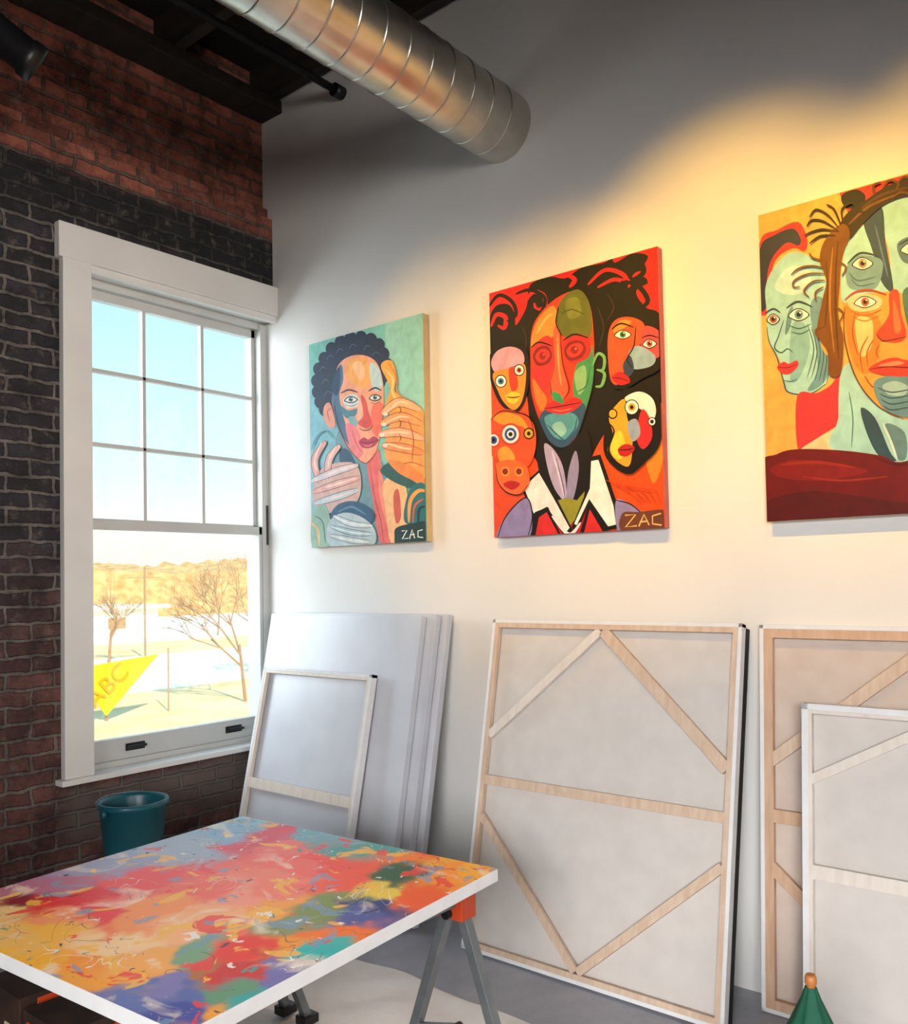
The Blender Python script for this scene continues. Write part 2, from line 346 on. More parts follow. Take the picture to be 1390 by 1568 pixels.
class Art:
    def __init__(s,rect): s.r=rect; s.v=[];s.f=[];s.c=[];s.k=0
    def _emit(s,P,tris,c):
        o=len(s.v); y=-.0405-s.k*.00007; s.k+=1
        s.v+=[(p[0],y,p[1]) for p in P]
        for t in tris: s.f.append([i+o for i in t]); s.c.append(lin(c))
    def poly(s,c,pts,smooth=True):
        P=catmull(pts) if smooth else pts
        P=clip([sheet(*p) for p in P],*s.r)
        if len(P)<3: return
        tr=tessellate_polygon([[Vector((p[0],p[1],0)) for p in P]])
        s._emit(P,tr,c)
    def sharp(s,c,pts): s.poly(c,pts,False)
    def line(s,c,w,pts,taper=True,smooth=True):
        if smooth and len(pts)>2: pts=catmull(pts,False,6)
        n=len(pts); A=[];B=[]
        for i,p in enumerate(pts):
            a=pts[max(0,i-1)];q=pts[min(n-1,i+1)]; dx,dy=q[0]-a[0],q[1]-a[1]; l=math.hypot(dx,dy) or 1
            ww=w/2*((.25+.75*math.sin(math.pi*(i+.15)/(n-.7))**.6) if taper and n>2 else 1)
            A.append((p[0]-dy/l*ww,p[1]+dx/l*ww)); B.append((p[0]+dy/l*ww,p[1]-dx/l*ww))
        for i in range(n-1):
            P=clip([sheet(*x) for x in (A[i],A[i+1],B[i+1],B[i])],*s.r)
            if len(P)>=3:
                s._emit(P,[list(range(len(P)))],c); s.k-=1
        s.k+=1
    def ell(s,c,x,y,rx,ry=None,rot=0):
        ry=ry or rx; cr,sr=math.cos(rot),math.sin(rot)
        s.poly(c,[(x+rx*math.cos(a)*cr-ry*math.sin(a)*sr,y+rx*math.cos(a)*sr+ry*math.sin(a)*cr) for a in [i*math.pi/10 for i in range(20)]],False)
    def eye(s,x,y,rx,ry,iris='3a6a7a',out='1c1a20',white='e6e2d4',rot=-.1):
        P=lambda kx,ky:[(x-kx,y+kx*.12),(x-kx*.5,y-ky*.75),(x,y-ky),(x+kx*.55,y-ky*.7),(x+kx,y),(x+kx*.5,y+ky*.75),(x-kx*.1,y+ky),(x-kx*.6,y+ky*.7)]
        s.poly(out,P(rx+1.6,ry+1.0)); s.poly(white,P(rx-.2,ry-.6)); s.ell(iris,x,y-.3,ry*.72,ry*.8); s.ell('101014',x,y-.3,ry*.38); s.ell('f4f0e6',x+ry*.25,y-ry*.35,ry*.16)
    def rings(s,x,y,cols):
        for r_,c in cols: s.ell(c,x,y,r_*.92,r_)
    def build(s,name,side):
        x0,x1,z0,z1=s.r; e=empty(name)
        b=MB(); b.box(x0,x1,-.04,-.002,z0,z1,side); b.build('stretched_canvas',e)
        me=bpy.data.meshes.new('painted_surface'); me.from_pydata(s.v,[],s.f)
        ca=me.color_attributes.new('Col','FLOAT_COLOR','CORNER'); buf=[]
        for pl,c in zip(me.polygons,s.c): buf+= list((*c,1))*pl.loop_total
        ca.data.foreach_set('color',buf); me.materials.append(M_PAINT)
        o=bpy.data.objects.new('painted_surface',me); COL.objects.link(o); o.parent=e
# ---- painting 1
R1=(.34,1.143,1.668,2.742); A=Art(R1)
A.sharp('7fc4b4',[(460,440),(700,440),(700,860),(460,860)])
A.poly('86bcc4',[(465,600),(500,600),(520,660),(560,720),(560,850),(465,850)])
A.poly('98cfbc',[(590,490),(640,480),(660,560),(650,640),(610,600)])
H1='2c384c'
for x,y in [(497,549),(508,534),(522,524),(537,518),(553,517),(568,520),(580,528),(587,542),(592,558),(590,574),(489,565),(486,583),(487,600),(491,615),(498,627)]: A.ell(H1,x,y,9.5,10.5)
A.poly(H1,[(494,555),(520,528),(556,524),(584,538),(592,575),(580,600),(520,640),(496,620),(488,590)])
for x,y in [(505,548),(520,538),(540,531),(562,533),(498,585),(502,603),(575,543),(494,566)]: A.line('4d6480',1.5,[(x-5,y+3),(x,y-4),(x+6,y-1)])
A.poly('6e96a0',[(518,660),(556,690),(580,700),(596,740),(590,832),(530,834),(515,760)])
A.poly('33566f',[(520,690),(535,690),(548,720),(540,745),(524,720)])
A.poly('df6a66',[(562,706),(580,688),(586,730),(600,780),(612,834),(584,834),(572,770)])
A.poly('f08d78',[(580,720),(590,745),(600,790),(592,800),(582,760)])
A.line('b84a50',1.6,[(566,706),(574,760),(584,800),(588,832)])
A.poly('eea184',[(506,618),(497,622),(496,640),(505,655),(514,650)]); A.line('b0524a',1.3,[(508,625),(502,630),(505,645)])
A.poly('f0a484',[(512,585),(518,560),(535,546),(558,544),(577,555),(586,580),(588,610),(586,640),(583,665),(576,690),(562,708),(545,700),(528,676),(516,645),(509,615)])
A.poly('4c708a',[(509,602),(513,574),(523,558),(526,582),(520,605),(527,640),(541,685),(526,670),(514,645)])
A.poly('f4aa5c',[(530,556),(548,547),(562,550),(570,575),(560,596),(545,590),(533,580)])
A.poly('f7c08a',[(540,560),(552,553),(560,570),(552,582)])
A.poly('bcd8d6',[(567,557),(579,562),(586,588),(577,600),(569,586)])
A.poly('2f4a63',[(509,598),(512,575),(520,562),(521,585),(517,605)])
A.poly('cddcd8',[(526,612),(540,603),(552,612),(548,622),(532,624)])
A.poly('4d8390',[(522,622),(534,628),(548,626),(544,637),(530,640)])
A.poly('7fb0b4',[(534,640),(544,638),(548,650),(540,654)])
A.poly('e98088',[(530,650),(546,655),(556,690),(549,701),(536,682)])
A.poly('ec6f58',[(571,622),(586,618),(585,650),(578,668),(569,655)])
A.poly('d44f4c',[(553,606),(560,612),(565,632),(570,648),(563,656),(552,652),(549,646),(557,636)])
A.poly('f3b49a',[(551,612),(556,625),(553,642),(547,640)])
A.eye(538,612,9,4.6,'3f7f90'); A.eye(575,609,8,4.6,'3f7f90')
A.line('26303c',2.4,[(523,602),(535,597),(549,601)]); A.line('26303c',2.4,[(565,599),(575,594),(585,598)])
A.line('7a5a5a',1.0,[(530,620),(539,622),(548,618)]); A.line('7a5a5a',1.0,[(568,616),(576,618),(583,614)])
A.line('7a2f3a',1.4,[(551,655),(557,659),(567,657),(571,651)])
A.poly('b23a58',[(550,677),(558,670),(565,673),(573,668),(580,674),(571,684),(558,686)]); A.line('5e1830',1.3,[(551,677),(565,678),(580,674)]); A.line('e08a9a',1.6,[(558,682),(565,683),(571,680)])
A.line('8a4a4a',1.2,[(512,620),(518,650),(532,682),(548,702),(562,709),(577,692)])
A.line('c98060',1.0,[(540,660),(546,680),(556,694)])
A.poly('f1a83f',[(584,560),(600,552),(608,575),(606,600),(630,615),(640,640),(610,640),(590,625),(598,595)])
A.line('f6cf7a',4,[(590,565),(602,580),(603,605),(625,622)]); A.line('e07f38',2,[(596,556),(608,578),(610,602),(636,620)])
A.poly('eea052',[(598,650),(632,622),(652,640),(655,735),(630,735),(604,715),(590,695)])
for c,P in [('f8b87e',[(645,628),(612,616),(586,634)]),('f3a05c',[(648,650),(614,638),(584,650)]),('f7b082',[(650,672),(614,662),(581,666)]),('ec9050',[(650,694),(618,686),(586,682)])]:
    A.line('a85634',15,P); A.line(c,12.5,P); A.line('fbd3a8',3,[(P[1][0]+14,P[1][1]+2),P[1],(P[2][0]+8,P[2][1]-3)]); A.ell('f6d8c8',P[2][0]+5,P[2][1],4,3)
for y in (640,660,682): A.line('8a5030',1.2,[(612,y-18),(615,y-12),(613,y-6)])
A.line('b4603a',1.5,[(604,716),(630,708),(652,715)]); A.line('b4603a',1.3,[(625,640),(634,670),(632,705)])
A.poly('d3ab9e',[(482,742),(498,715),(540,708),(554,730),(548,768),(512,785),(484,778)])
for c,P in [('e6a092',[(492,740),(483,705),(500,676)]),('e9b0a0',[(502,735),(506,702),(522,682)]),('d4c6c2',[(478,737),(515,722),(550,712)]),('e4a898',[(480,754),(518,741),(553,731)]),('c3c8ca',[(483,771),(520,760),(550,750)])]:
    A.line('7a5e66',12,P); A.line(c,9.8,P); A.line('f0d4cc',2.4,[((P[0][0]+P[1][0])/2,(P[0][1]+P[1][1])/2-1),P[1],(P[2][0]-6,P[2][1]+1)])
A.line('5f8aa0',2,[(478,690),(486,670),(500,660),(512,672)])
A.poly('93b09c',[(480,785),(498,772),(508,800),(505,838),(480,838)]); A.line('54786a',2,[(484,790),(496,800),(500,832)]); A.line('e0b878',4,[(478,800),(488,812),(490,836)])
A.poly('2f5675',[(508,792),(520,772),(548,768),(574,786),(566,803),(535,800)]); A.line('5f86a4',3,[(520,784),(540,776),(562,788)])
A.poly('b4c2c4',[(505,800),(528,785),(556,792),(576,812),(570,836),(508,836)])
for c,P in [('cacfcc',[(512,790),(540,802),(572,805)]),('a8bcc0',[(508,806),(540,815),(572,818)]),('c2c6c0',[(508,820),(540,827),(568,830)])]:
    A.line('4f6472',10,P); A.line(c,8,P); A.line('e2e6e2',1.8,P)
A.poly('f0bc86',[(588,742),(604,728),(622,742),(628,790),(616,828),(600,830),(592,780)])
A.poly('2d5b58',[(584,720),(606,706),(632,726),(640,745),(622,745),(600,735)])
A.poly('e98a44',[(596,705),(625,712),(652,735),(654,760),(640,740),(612,724)])
A.poly('c85c48',[(604,760),(612,750),(616,790),(608,800)])
A.poly('2b6f72',[(622,800),(624,765),(636,742),(654,745),(654,800)])
A.line('f0a24e',6,[(628,800),(630,768),(642,752),(655,752)]); A.line('d9582f',3,[(634,800),(637,775),(650,764)])
A.line('16383a',4,[(642,805),(644,780),(655,775)])
A.poly('1d3838',[(609,808),(630,802),(658,800),(658,834),(612,836),(606,820)])
for P in [[(617,813),(625,812),(618,825),(627,824)],[(629,825),(633,811),(637,824)],[(630,819),(637,818)],[(649,811),(642,813),(642,822),(650,823)]]: A.line('dfe6dc',1.8,P,False,False)
A.build('portrait_painting_with_hands',mat('gold_canvas_edge','c7a56a','d5b67e',10,.6))
# ---- painting 2
R2=(1.535,2.342,1.666,2.746); A=Art(R2)
A.sharp('d21c24',[(700,340),(1050,340),(1050,860),(700,860)])
A.poly('dc4c16',[(905,650),(960,640),(1040,600),(1040,840),(950,830),(900,740)])
A.poly('e24a22',[(740,600),(800,600),(850,680),(820,760),(780,840),(735,840)])
A.poly('ec8028',[(985,680),(1005,650),(1015,700),(1000,740)],True)
K='0f0b0a'
A.poly(K,[(748,520),(750,486),(760,468),(778,466),(788,480),(790,498),(806,470),(812,436),(842,424),(866,426),(890,410),(926,402),(936,392),(942,402),(968,388),(992,392),(984,412),(996,430),(974,446),(988,470),(1014,490),(1016,600),(1000,624),(960,620),(925,665),(904,705),(880,770),(850,720),(818,700),(806,600),(790,560),(768,548),(750,556)])
for P in [[(752,500),(760,482),(774,486),(772,502),(762,498)],[(800,470),(815,448),(832,452),(834,470),(822,474),(818,464)],[(900,436),(925,414),(950,418),(962,432),(940,428),(915,440)],[(962,440),(975,420),(992,424),(996,442)],[(866,420),(880,428),(872,440)]]:
    A.line('d21c24',7,P)
A.line(K,6,[(748,470),(764,452),(784,462),(790,482),(776,492)]); A.line(K,6,[(790,450),(812,444),(834,456),(828,478),(812,470)])
A.line(K,8,[(955,400),(975,395),(986,415),(970,428),(960,418)]); A.line(K,8,[(950,432),(975,436),(992,460),(978,474)])
for P in [[(930,450),(940,470),(930,490)],[(915,470),(924,500),(918,530)],[(800,500),(806,520),(802,545)]]: A.line('3a2a22',2,P)
A.poly('dc3824',[(812,540),(816,500),(834,472),(860,452),(886,446),(904,470),(910,530),(908,585),(896,632),(880,672),(862,684),(842,676),(826,645),(813,600)])
A.poly('e8893a',[(813,530),(822,492),(846,468),(856,490),(852,512),(832,520)]); A.line('f4b060',3,[(822,512),(834,490),(846,480)])
A.poly('5e6327',[(854,470),(868,450),(888,444),(903,466),(906,510),(888,520),(862,514),(853,495)])
A.poly('737832',[(866,462),(884,456),(890,480),(872,488)]); A.line('474b1c',2,[(860,480),(876,474),(896,482)])
A.poly('d62f33',[(820,530),(840,514),(852,540),(846,580),(830,600),(817,575)])
A.poly('e2742e',[(816,580),(828,596),(838,612),(830,630),(820,612)])
A.poly('3f8a58',[(888,548),(907,530),(908,590),(894,632),(880,612),(878,580)])
A.poly('7fae7a',[(880,572),(896,560),(897,590),(886,604)]); A.line('2c6a44',2,[(884,600),(898,590),(904,560)])
A.poly('b8262c',[(866,520),(892,512),(905,528),(900,548),(876,556),(864,542)])
A.poly('7e1a1c',[(816,546),(824,532),(838,530),(846,542),(840,556),(824,560)]); A.poly('d4312e',[(820,546),(827,536),(837,535),(842,543),(836,553),(826,555)]); A.ell('8a161c',831,545,5,6); A.ell('e8583c',833,543,1.5)
A.poly('7e1a1c',[(864,538),(872,524),(890,522),(898,534),(890,548),(872,552)]); A.poly('de3630',[(868,538),(875,528),(888,526),(893,534),(886,544),(874,547)]); A.ell('8a161c',880,536,6,6); A.ell('f07a5a',882,534,1.6)
A.line(K,2.6,[(814,532),(826,524),(846,530)]); A.line(K,2.6,[(862,522),(880,512),(902,518)])
A.poly('e95a3a',[(848,506),(857,506),(862,560),(870,596),(860,612),(846,606),(842,590),(850,560)]); A.line('f39a5a',2.4,[(854,512),(856,560),(860,590)])
A.line('6b1414',2,[(858,508),(862,556),(872,594),(864,610)]); A.line('6b1414',2,[(843,585),(846,606),(858,612)])
A.poly('2c4f6e',[(826,640),(850,618),(880,616),(897,622),(890,655),(874,678),(860,686),(842,678)])
A.poly('4f93a0',[(834,640),(856,632),(880,634),(886,650),(868,672),(848,668)])
A.poly('85b7b4',[(846,652),(860,646),(868,660),(856,670)]); A.line('24506a',2,[(838,650),(852,664),(866,676)]); A.line('24506a',2,[(884,640),(880,658),(868,672)])
A.poly('c4232c',[(834,626),(852,612),(864,616),(880,608),(892,616),(876,630),(856,634)]); A.line('4a0f14',1.8,[(834,626),(860,622),(892,616)]); A.line('ee7a5a',1.8,[(846,628),(862,629),(876,625)])
A.poly('2f8f5a',[(846,600),(858,604),(864,618),(848,612)])
A.line(K,2.2,[(812,540),(813,600),(826,645),(842,677),(862,686),(882,672),(897,632),(909,585),(911,530)])
A.line(K,2,[(856,470),(852,495),(862,516)])
for P in [[(908,560),(916,542),(926,548),(924,566),(914,566)],[(914,566),(926,572),(922,590),(912,592)]]: A.line('6da568',5,P)
A.poly(K,[(830,672),(860,690),(900,660),(906,740),(880,800),(840,760),(822,700)])
A.poly('a89bbd',[(834,680),(850,690),(864,720),(868,766),(852,752),(840,720)]); A.poly('8d86a8',[(882,690),(887,720),(878,765),(869,762),(871,722)])
A.line('c9bfd8',3,[(846,690),(856,725),(866,765)]); A.line('6b6088',2,[(852,700),(862,740),(866,764)])
A.poly('8d8a2c',[(848,768),(868,762),(884,766),(896,752),(892,785),(872,806),(858,790)],False)
A.sharp(K,[(798,745),(828,718),(850,756),(878,812),(866,822),(838,782),(824,792),(820,824),(806,824),(812,778)])
A.sharp('e4e0dc',[(803,746),(826,724),(848,762),(873,808),(866,816),(838,776),(818,786),(813,772)])
A.sharp(K,[(902,700),(920,696),(946,772),(950,808),(930,812),(902,772),(884,814),(876,808),(900,748)])
A.sharp('e8e4e0',[(906,706),(917,704),(940,774),(944,803),(932,806),(903,764),(884,804),(880,802),(904,748)])
A.sharp(K,[(812,826),(820,784),(840,776),(862,824)]); A.sharp('cf2a2a',[(820,824),(826,792),(838,784),(858,822)])
A.sharp(K,[(888,818),(903,768),(932,814)]); A.sharp('cf2a2a',[(895,816),(904,780),(924,814)])
A.line('e8e4e0',5,[(846,790),(872,818),(890,800)])
A.poly('8a7fae',[(762,826),(776,790),(806,762),(816,790),(808,826)]); A.line(K,2,[(762,826),(776,790),(806,762),(816,790),(808,826)])
A.poly('8c82ac',[(944,766),(966,772),(984,786),(960,790),(956,812),(946,812)]); A.line(K,2,[(944,766),(966,772),(988,790)])
A.poly(K,[(750,560),(755,535),(780,524),(806,534),(812,570),(806,610),(790,632),(768,620),(754,590)])
A.poly('d09cae',[(753,556),(762,538),(782,531),(800,538),(803,556),(785,562),(762,572)])
A.poly('e6912f',[(756,572),(785,563),(804,558),(806,585),(800,615),(788,628),(774,618),(764,600)])
A.poly('d23b2a',[(780,566),(790,565),(794,592),(784,598)]); A.rings(768,584,[(10,K),(8.5,'f1ede0'),(5,'3b6ea0'),(2.2,K)]); A.rings(796,567,[(9,K),(7.5,'f1ede0'),(4,'c23a2a'),(2,K)])
A.poly('e6c63a',[(776,606),(788,600),(798,606),(790,618),(780,616)]); A.line('7c2216',2,[(777,608),(788,609),(798,607)])
A.poly('e44f26',[(750,650),(764,628),(790,630),(816,646),(822,680),(812,712),(792,716),(764,706),(751,690)])
A.poly('f0952f',[(756,640),(775,632),(800,640),(812,662),(798,652),(770,650)]); A.line(K,1.8,[(752,645),(768,630),(792,632),(812,640),(820,670)])
A.rings(783,665,[(17,'c6301f'),(14,'e9e4d6'),(10,'2e4b98'),(6,'e6e0d0'),(3.4,K)]); A.rings(757,674,[(11,'c6301f'),(9,'e9e4d6'),(6,'2e4b98'),(3,K)])
A.rings(811,664,[(9,K),(7,'c9a03a'),(3,K)])
A.poly('f09a38',[(764,690),(778,684),(790,700),(784,712),(768,708)])
A.poly('e8672c',[(760,712),(780,704),(806,712),(812,740),(796,758),(776,752),(762,735)]); A.line(K,1.6,[(760,712),(764,738),(778,754),(797,757),(810,742)])
A.rings(775,722,[(7,'f0a43a'),(5,'8a1c1c')]); A.rings(796,722,[(7,'f0a43a'),(5,'8a1c1c')]); A.poly('b31c22',[(772,742),(784,736),(798,741),(786,750)])
A.poly(K,[(928,520),(940,486),(975,478),(1014,500),(1014,560),(985,580),(955,596),(935,585)])
A.poly('d5502c',[(932,520),(942,492),(966,486),(988,498),(980,530),(960,560),(950,588),(936,580)])
A.poly('e8893a',[(940,510),(950,492),(968,492),(962,500)])
A.poly('d4484a',[(988,500),(1012,510),(1012,545),(990,548),(982,525)])
A.poly('8aa7b8',[(964,540),(980,530),(1004,545),(1000,560),(976,566),(966,560)]); A.poly('2e3f58',[(955,560),(966,545),(972,566),(962,578)])
A.eye(955,513,12,6.5,'3f7f4a'); A.eye(996,527,10,6.5,'c24a5a')
A.line(K,2.5,[(938,505),(952,496),(972,502)]); A.line(K,2,[(975,500),(972,530),(962,550),(970,564)]); A.line(K,2,[(984,518),(996,514),(1010,518)])
A.poly('b51f2a',[(938,578),(950,570),(962,576),(966,586),(950,590)]); A.line('4a0f14',1.5,[(938,579),(952,580),(966,585)])
A.poly(K,[(930,640),(940,608),(965,594),(995,600),(1014,622),(1012,680),(985,712),(965,726),(942,715),(926,690)])
A.poly('e2ded6',[(958,610),(980,600),(1000,610),(1006,632),(996,652),(986,630),(972,622)])
A.poly('e09a2a',[(934,640),(944,622),(958,612),(962,640),(970,668),(966,712),(948,708),(932,690),(940,665)])
A.poly('e8c83c',[(938,672),(952,660),(960,690),(950,704),(938,694)])
A.poly('c8262c',[(984,628),(996,640),(1000,670),(986,688),(976,668)]); A.poly('8a9ab0',[(962,650),(976,642),(982,664),(970,676)])
A.rings(969,624,[(12,K),(10.5,'efe9dc'),(6,'c9922e'),(3,K)]); A.rings(1000,646,[(7,K),(5.5,'e8e0ea'),(3,K)])
A.poly('b31c26',[(948,688),(960,680),(974,686),(964,698),(952,698)]); A.line(K,1.6,[(948,689),(962,689),(974,686)])
A.rings(940,634,[(8,K),(6,'e3a331')]); A.line(K,3,[(930,645),(942,660),(934,690),(950,712),(968,720),(986,704)])
for x in range(0,60,14): A.line('c23c18',1.5,[(930+x,735+x*.3),(960+x*.8,750),(985+x*.5,770)])
A.poly('6a3a28',[(955,786),(980,784),(1022,782),(1022,812),(956,814)])
for P in [[(959,789),(975,788),(960,807),(977,805)],[(980,806),(988,788),(996,804)],[(982,799),(994,798)],[(1014,786),(1001,790),(1001,802),(1015,804)]]: A.line('e0b060',2.4,P,False,False)
A.build('painting_of_crowded_faces',mat('red_canvas_edge','b8524a','c86a5e',10,.6))
# ---- painting 3
R3=(2.732,3.54,1.666,2.754); A=Art(R3)
A.sharp('dea650',[(1100,200),(1650,200),(1650,860),(1100,860)])
A.poly('dca24c',[(1166,600),(1200,580),(1225,640),(1222,700),(1168,712)])
A.sharp('c92a30',[(1285,296),(1400,264),(1580,215),(1600,420),(1500,420),(1390,330),(1300,330)])
A.poly(K,[(1288,300),(1310,290),(1325,300),(1318,318),(1295,318)])
A.poly('c92f33',[(1163,372),(1190,352),(1222,340),(1236,366),(1232,385),(1215,380),(1190,395),(1180,425),(1178,474),(1163,474)])
A.poly('2a2f3a',[(1163,382),(1186,360),(1214,350),(1226,366),(1222,376),(1204,372),(1182,396),(1174,428),(1174,468),(1163,470)])
MN='98c8c2'; SL='2c4854'
A.poly(MN,[(1172,440),(1186,408),(1212,386),(1245,395),(1262,420),(1272,500),(1274,560),(1262,590),(1240,602),(1208,600),(1200,582),(1196,556),(1186,538),(1176,520),(1174,480)])
A.poly('64909a',[(1240,470),(1262,460),(1274,540),(1262,585),(1236,598),(1252,560)]); A.poly('7cacaa',[(1212,500),(1232,496),(1240,530),(1226,575),(1210,580)])
A.poly('5d8690',[(1206,480),(1214,470),(1210,500),(1202,512)]); A.poly('b4d6ce',[(1186,440),(1206,410),(1236,412),(1240,440),(1212,452)])
for k in range(6): A.line('3e6068',1.8,[(1236+k*6,496+k*4),(1246+k*5,535+k*3),(1236+k*6,578+k*2)])
A.line('3c585e',2.2,[(1200,490),(1192,515),(1186,532),(1196,540),(1206,534),(1214,540)]); A.line('3c585e',2.4,[(1174,500),(1178,524),(1190,548),(1200,585),(1208,601),(1240,603),(1264,588)])
A.eye(1223,482,15,9,'5a8790'); A.eye(1184,489,9,8,'a05a4a'); A.line('2c3c42',3.2,[(1204,472),(1222,462),(1244,470)]); A.line('2c3c42',2.6,[(1172,480),(1184,473),(1195,479)])
A.line('4b6a70',1.7,[(1208,498),(1224,503),(1242,496)]); A.line('4b6a70',1.5,[(1212,508),(1226,511),(1240,504)])
A.poly('c4303a',[(1190,562),(1200,554),(1208,557),(1220,552),(1222,560),(1210,572),(1198,572)]); A.line('6a1420',1.4,[(1190,562),(1206,563),(1221,557)]); A.line('5b7a7c',1.4,[(1200,582),(1210,584),(1222,580)])
A.poly('e09a40',[(1256,505),(1272,498),(1286,510),(1284,535),(1268,545),(1258,530)]); A.line('8a5420',2,[(1262,515),(1275,512),(1278,530),(1266,535)])
A.poly('d43238',[(1221,606),(1250,602),(1272,590),(1288,572),(1288,640),(1262,668),(1236,686),(1221,684)])
A.poly('e8c090',[(1226,690),(1250,672),(1282,652),(1296,640),(1300,694),(1260,694)])
A.poly(MN,[(1288,570),(1310,560),(1345,620),(1400,640),(1560,600),(1560,720),(1290,695),(1284,640)])
A.poly(SL,[(1318,625),(1340,640),(1362,690),(1372,706),(1346,698),(1328,665)]); A.poly('5c7f84',[(1355,650),(1385,662),(1388,700),(1372,700)]); A.line('c4ddd2',4,[(1352,648),(1364,676),(1374,704)])
A.line('4d7078',2,[(1300,600),(1306,640),(1304,685)])
A.poly('e29442',[(1292,440),(1292,380),(1320,345),(1370,318),(1440,300),(1520,330),(1545,420),(1540,520),(1500,610),(1440,650),(1385,642),(1345,622),(1312,580),(1294,520)])
A.poly(MN,[(1290,400),(1302,365),(1326,345),(1338,380),(1352,430),(1362,446),(1320,450),(1290,462)])
A.poly(MN,[(1350,315),(1400,300),(1440,360),(1430,440),(1372,446),(1362,390)])
A.poly('2a4456',[(1322,335),(1350,318),(1356,370),(1368,444),(1350,432),(1336,384)]); A.line('4e6c80',3,[(1340,345),(1350,385),(1360,425)])
A.poly('6a929a',[(1296,412),(1312,392),(1346,396),(1352,412),(1340,442),(1302,442)]); A.eye(1321,404,15,9,'a07a6a'); A.line('283c48',3.5,[(1298,404),(1318,388),(1346,393)])
A.line('4a6a72',2.5,[(1300,418),(1314,430),(1342,424)]); A.line('3d5c66',1.6,[(1304,428),(1316,438),(1340,434)])
A.poly('4d7078',[(1374,374),(1400,362),(1420,380),(1410,400),(1384,402)]); A.eye(1396,382,16,9,'6a8a90'); A.line('283c48',3,[(1376,376),(1396,366),(1418,372)])
A.poly('dc7a2e',[(1296,470),(1330,478),(1350,500),(1340,560),(1318,570),(1300,530)]); A.poly('f0b878',[(1310,490),(1335,490),(1335,530),(1318,545)])
A.poly('d9b890',[(1300,458),(1325,450),(1350,458),(1346,472),(1320,478),(1302,472)]); A.eye(1325,463,16,8.5,'b0483a'); A.line('a03a28',3.6,[(1294,460),(1310,448),(1334,445),(1358,452)]); A.line('b05a34',2,[(1302,476),(1325,484),(1350,474)]); A.line('b05a34',1.6,[(1304,484),(1324,492),(1346,484)])
A.poly('cf3f2c',[(1362,450),(1376,446),(1380,480),(1388,512),(1376,524),(1352,522),(1342,512),(1352,498),(1362,480)]); A.poly('e86a44',[(1368,460),(1376,480),(1380,505),(1370,508)])
A.poly('47705e',[(1382,450),(1400,446),(1420,520),(1400,522),(1390,500)]); A.line('5a1a14',2,[(1342,512),(1352,522),(1370,520),(1388,516)])
for P in [[(1338,520),(1328,540),(1330,562)],[(1330,515),(1318,540),(1322,572)],[(1310,480),(1306,510),(1314,545)],[(1346,528),(1342,540),(1346,548)],[(1324,575),(1334,590),(1344,596)]]: A.line('9a5028',2,P)
A.poly('5e8690',[(1338,588),(1360,576),(1400,574),(1450,590),(1450,640),(1390,640),(1352,624)]); A.poly('92b4b4',[(1352,590),(1372,584),(1390,592),(1384,606),(1360,604)])
for k in range(4): A.line('2c4a56',2,[(1344+k*3,594+k*9),(1366,601+k*9),(1396,596+k*9)])
A.poly('c3362c',[(1330,566),(1352,552),(1372,548),(1390,552),(1440,556),(1420,572),(1380,577),(1350,574)]); A.line('5e1614',2,[(1331,566),(1360,562),(1392,563),(1438,558)])
A.poly('e27a58',[(1345,560),(1372,553),(1385,557),(1365,561)])
A.poly('d9c3a0',[(1420,455),(1445,445),(1470,455),(1445,470)]); A.eye(1446,458,15,7.5,'b0483a'); 
A.line('5a3a1c',2,[(1294,470),(1294,520),(1312,580),(1345,622),(1385,642)])
BR='5c3410'; BD='24150a'
A.poly(BD,[(1284,352),(1300,325),(1330,305),(1352,290),(1392,272),(1440,262),(1530,262),(1560,330),(1520,340),(1440,305),(1390,302),(1350,318),(1320,346),(1300,368)])
A.line('6b4016',4,[(1300,345),(1330,318),(1375,298)]); A.line('4a2a10',5,[(1320,320),(1350,300),(1390,288)])
A.poly('6e3f10',[(1262,372),(1282,348),(1296,345),(1302,362),(1290,395),(1286,440),(1284,480),(1292,520),(1288,572),(1270,574),(1268,540),(1252,510),(1260,460),(1266,430),(1256,400)])
A.line('a06826',3,[(1276,380),(1272,430),(1272,480),(1278,540)]); A.line('4a2a0a',3,[(1284,370),(1280,430),(1281,490),(1285,550)]); A.line('4a2a0a',2.4,[(1266,400),(1268,450),(1264,500)])
for P in [[(1285,350),(1268,330),(1250,322),(1240,334)],[(1284,354),(1262,340),(1244,338),(1236,348)],[(1286,356),(1262,352),(1244,356),(1232,362)],[(1288,346),(1278,322),(1266,314)],[(1292,344),(1290,322),(1304,312),(1312,320)],[(1296,340),(1310,326),(1326,326)],[(1280,362),(1258,362),(1240,374)]]: A.line(BD,3.4,P)
for P in [[(1266,412),(1244,408),(1224,412),(1212,422)],[(1266,420),(1240,420),(1218,430),(1216,440),(1226,440)],[(1264,430),(1246,432),(1232,446),(1240,456)],[(1262,440),(1250,448),(1250,462)],[(1264,400),(1246,396),(1240,388)],[(1284,400),(1296,410),(1290,424)],[(1280,470),(1292,480),(1286,494)],[(1264,500),(1250,506),(1254,520)]]: A.line('6b3d10',3,P)
for P in [[(1352,290),(1362,278),(1376,282),(1372,294)],[(1376,280),(1386,272),(1398,278)],[(1366,305),(1380,296),(1398,300)],[(1340,300),(1338,286),(1350,280)]]: A.line(BR,4,P)
A.poly('640a0e',[(1165,716),(1190,696),(1222,688),(1290,690),(1350,698),(1380,708),(1440,690),(1600,670),(1620,840),(1160,840)],True)
A.poly('7a1213',[(1180,718),(1220,704),(1290,712),(1330,722),(1260,736),(1200,732)]); A.poly('50080c',[(1172,770),(1250,752),(1390,770),(1500,760),(1500,800),(1172,805)])
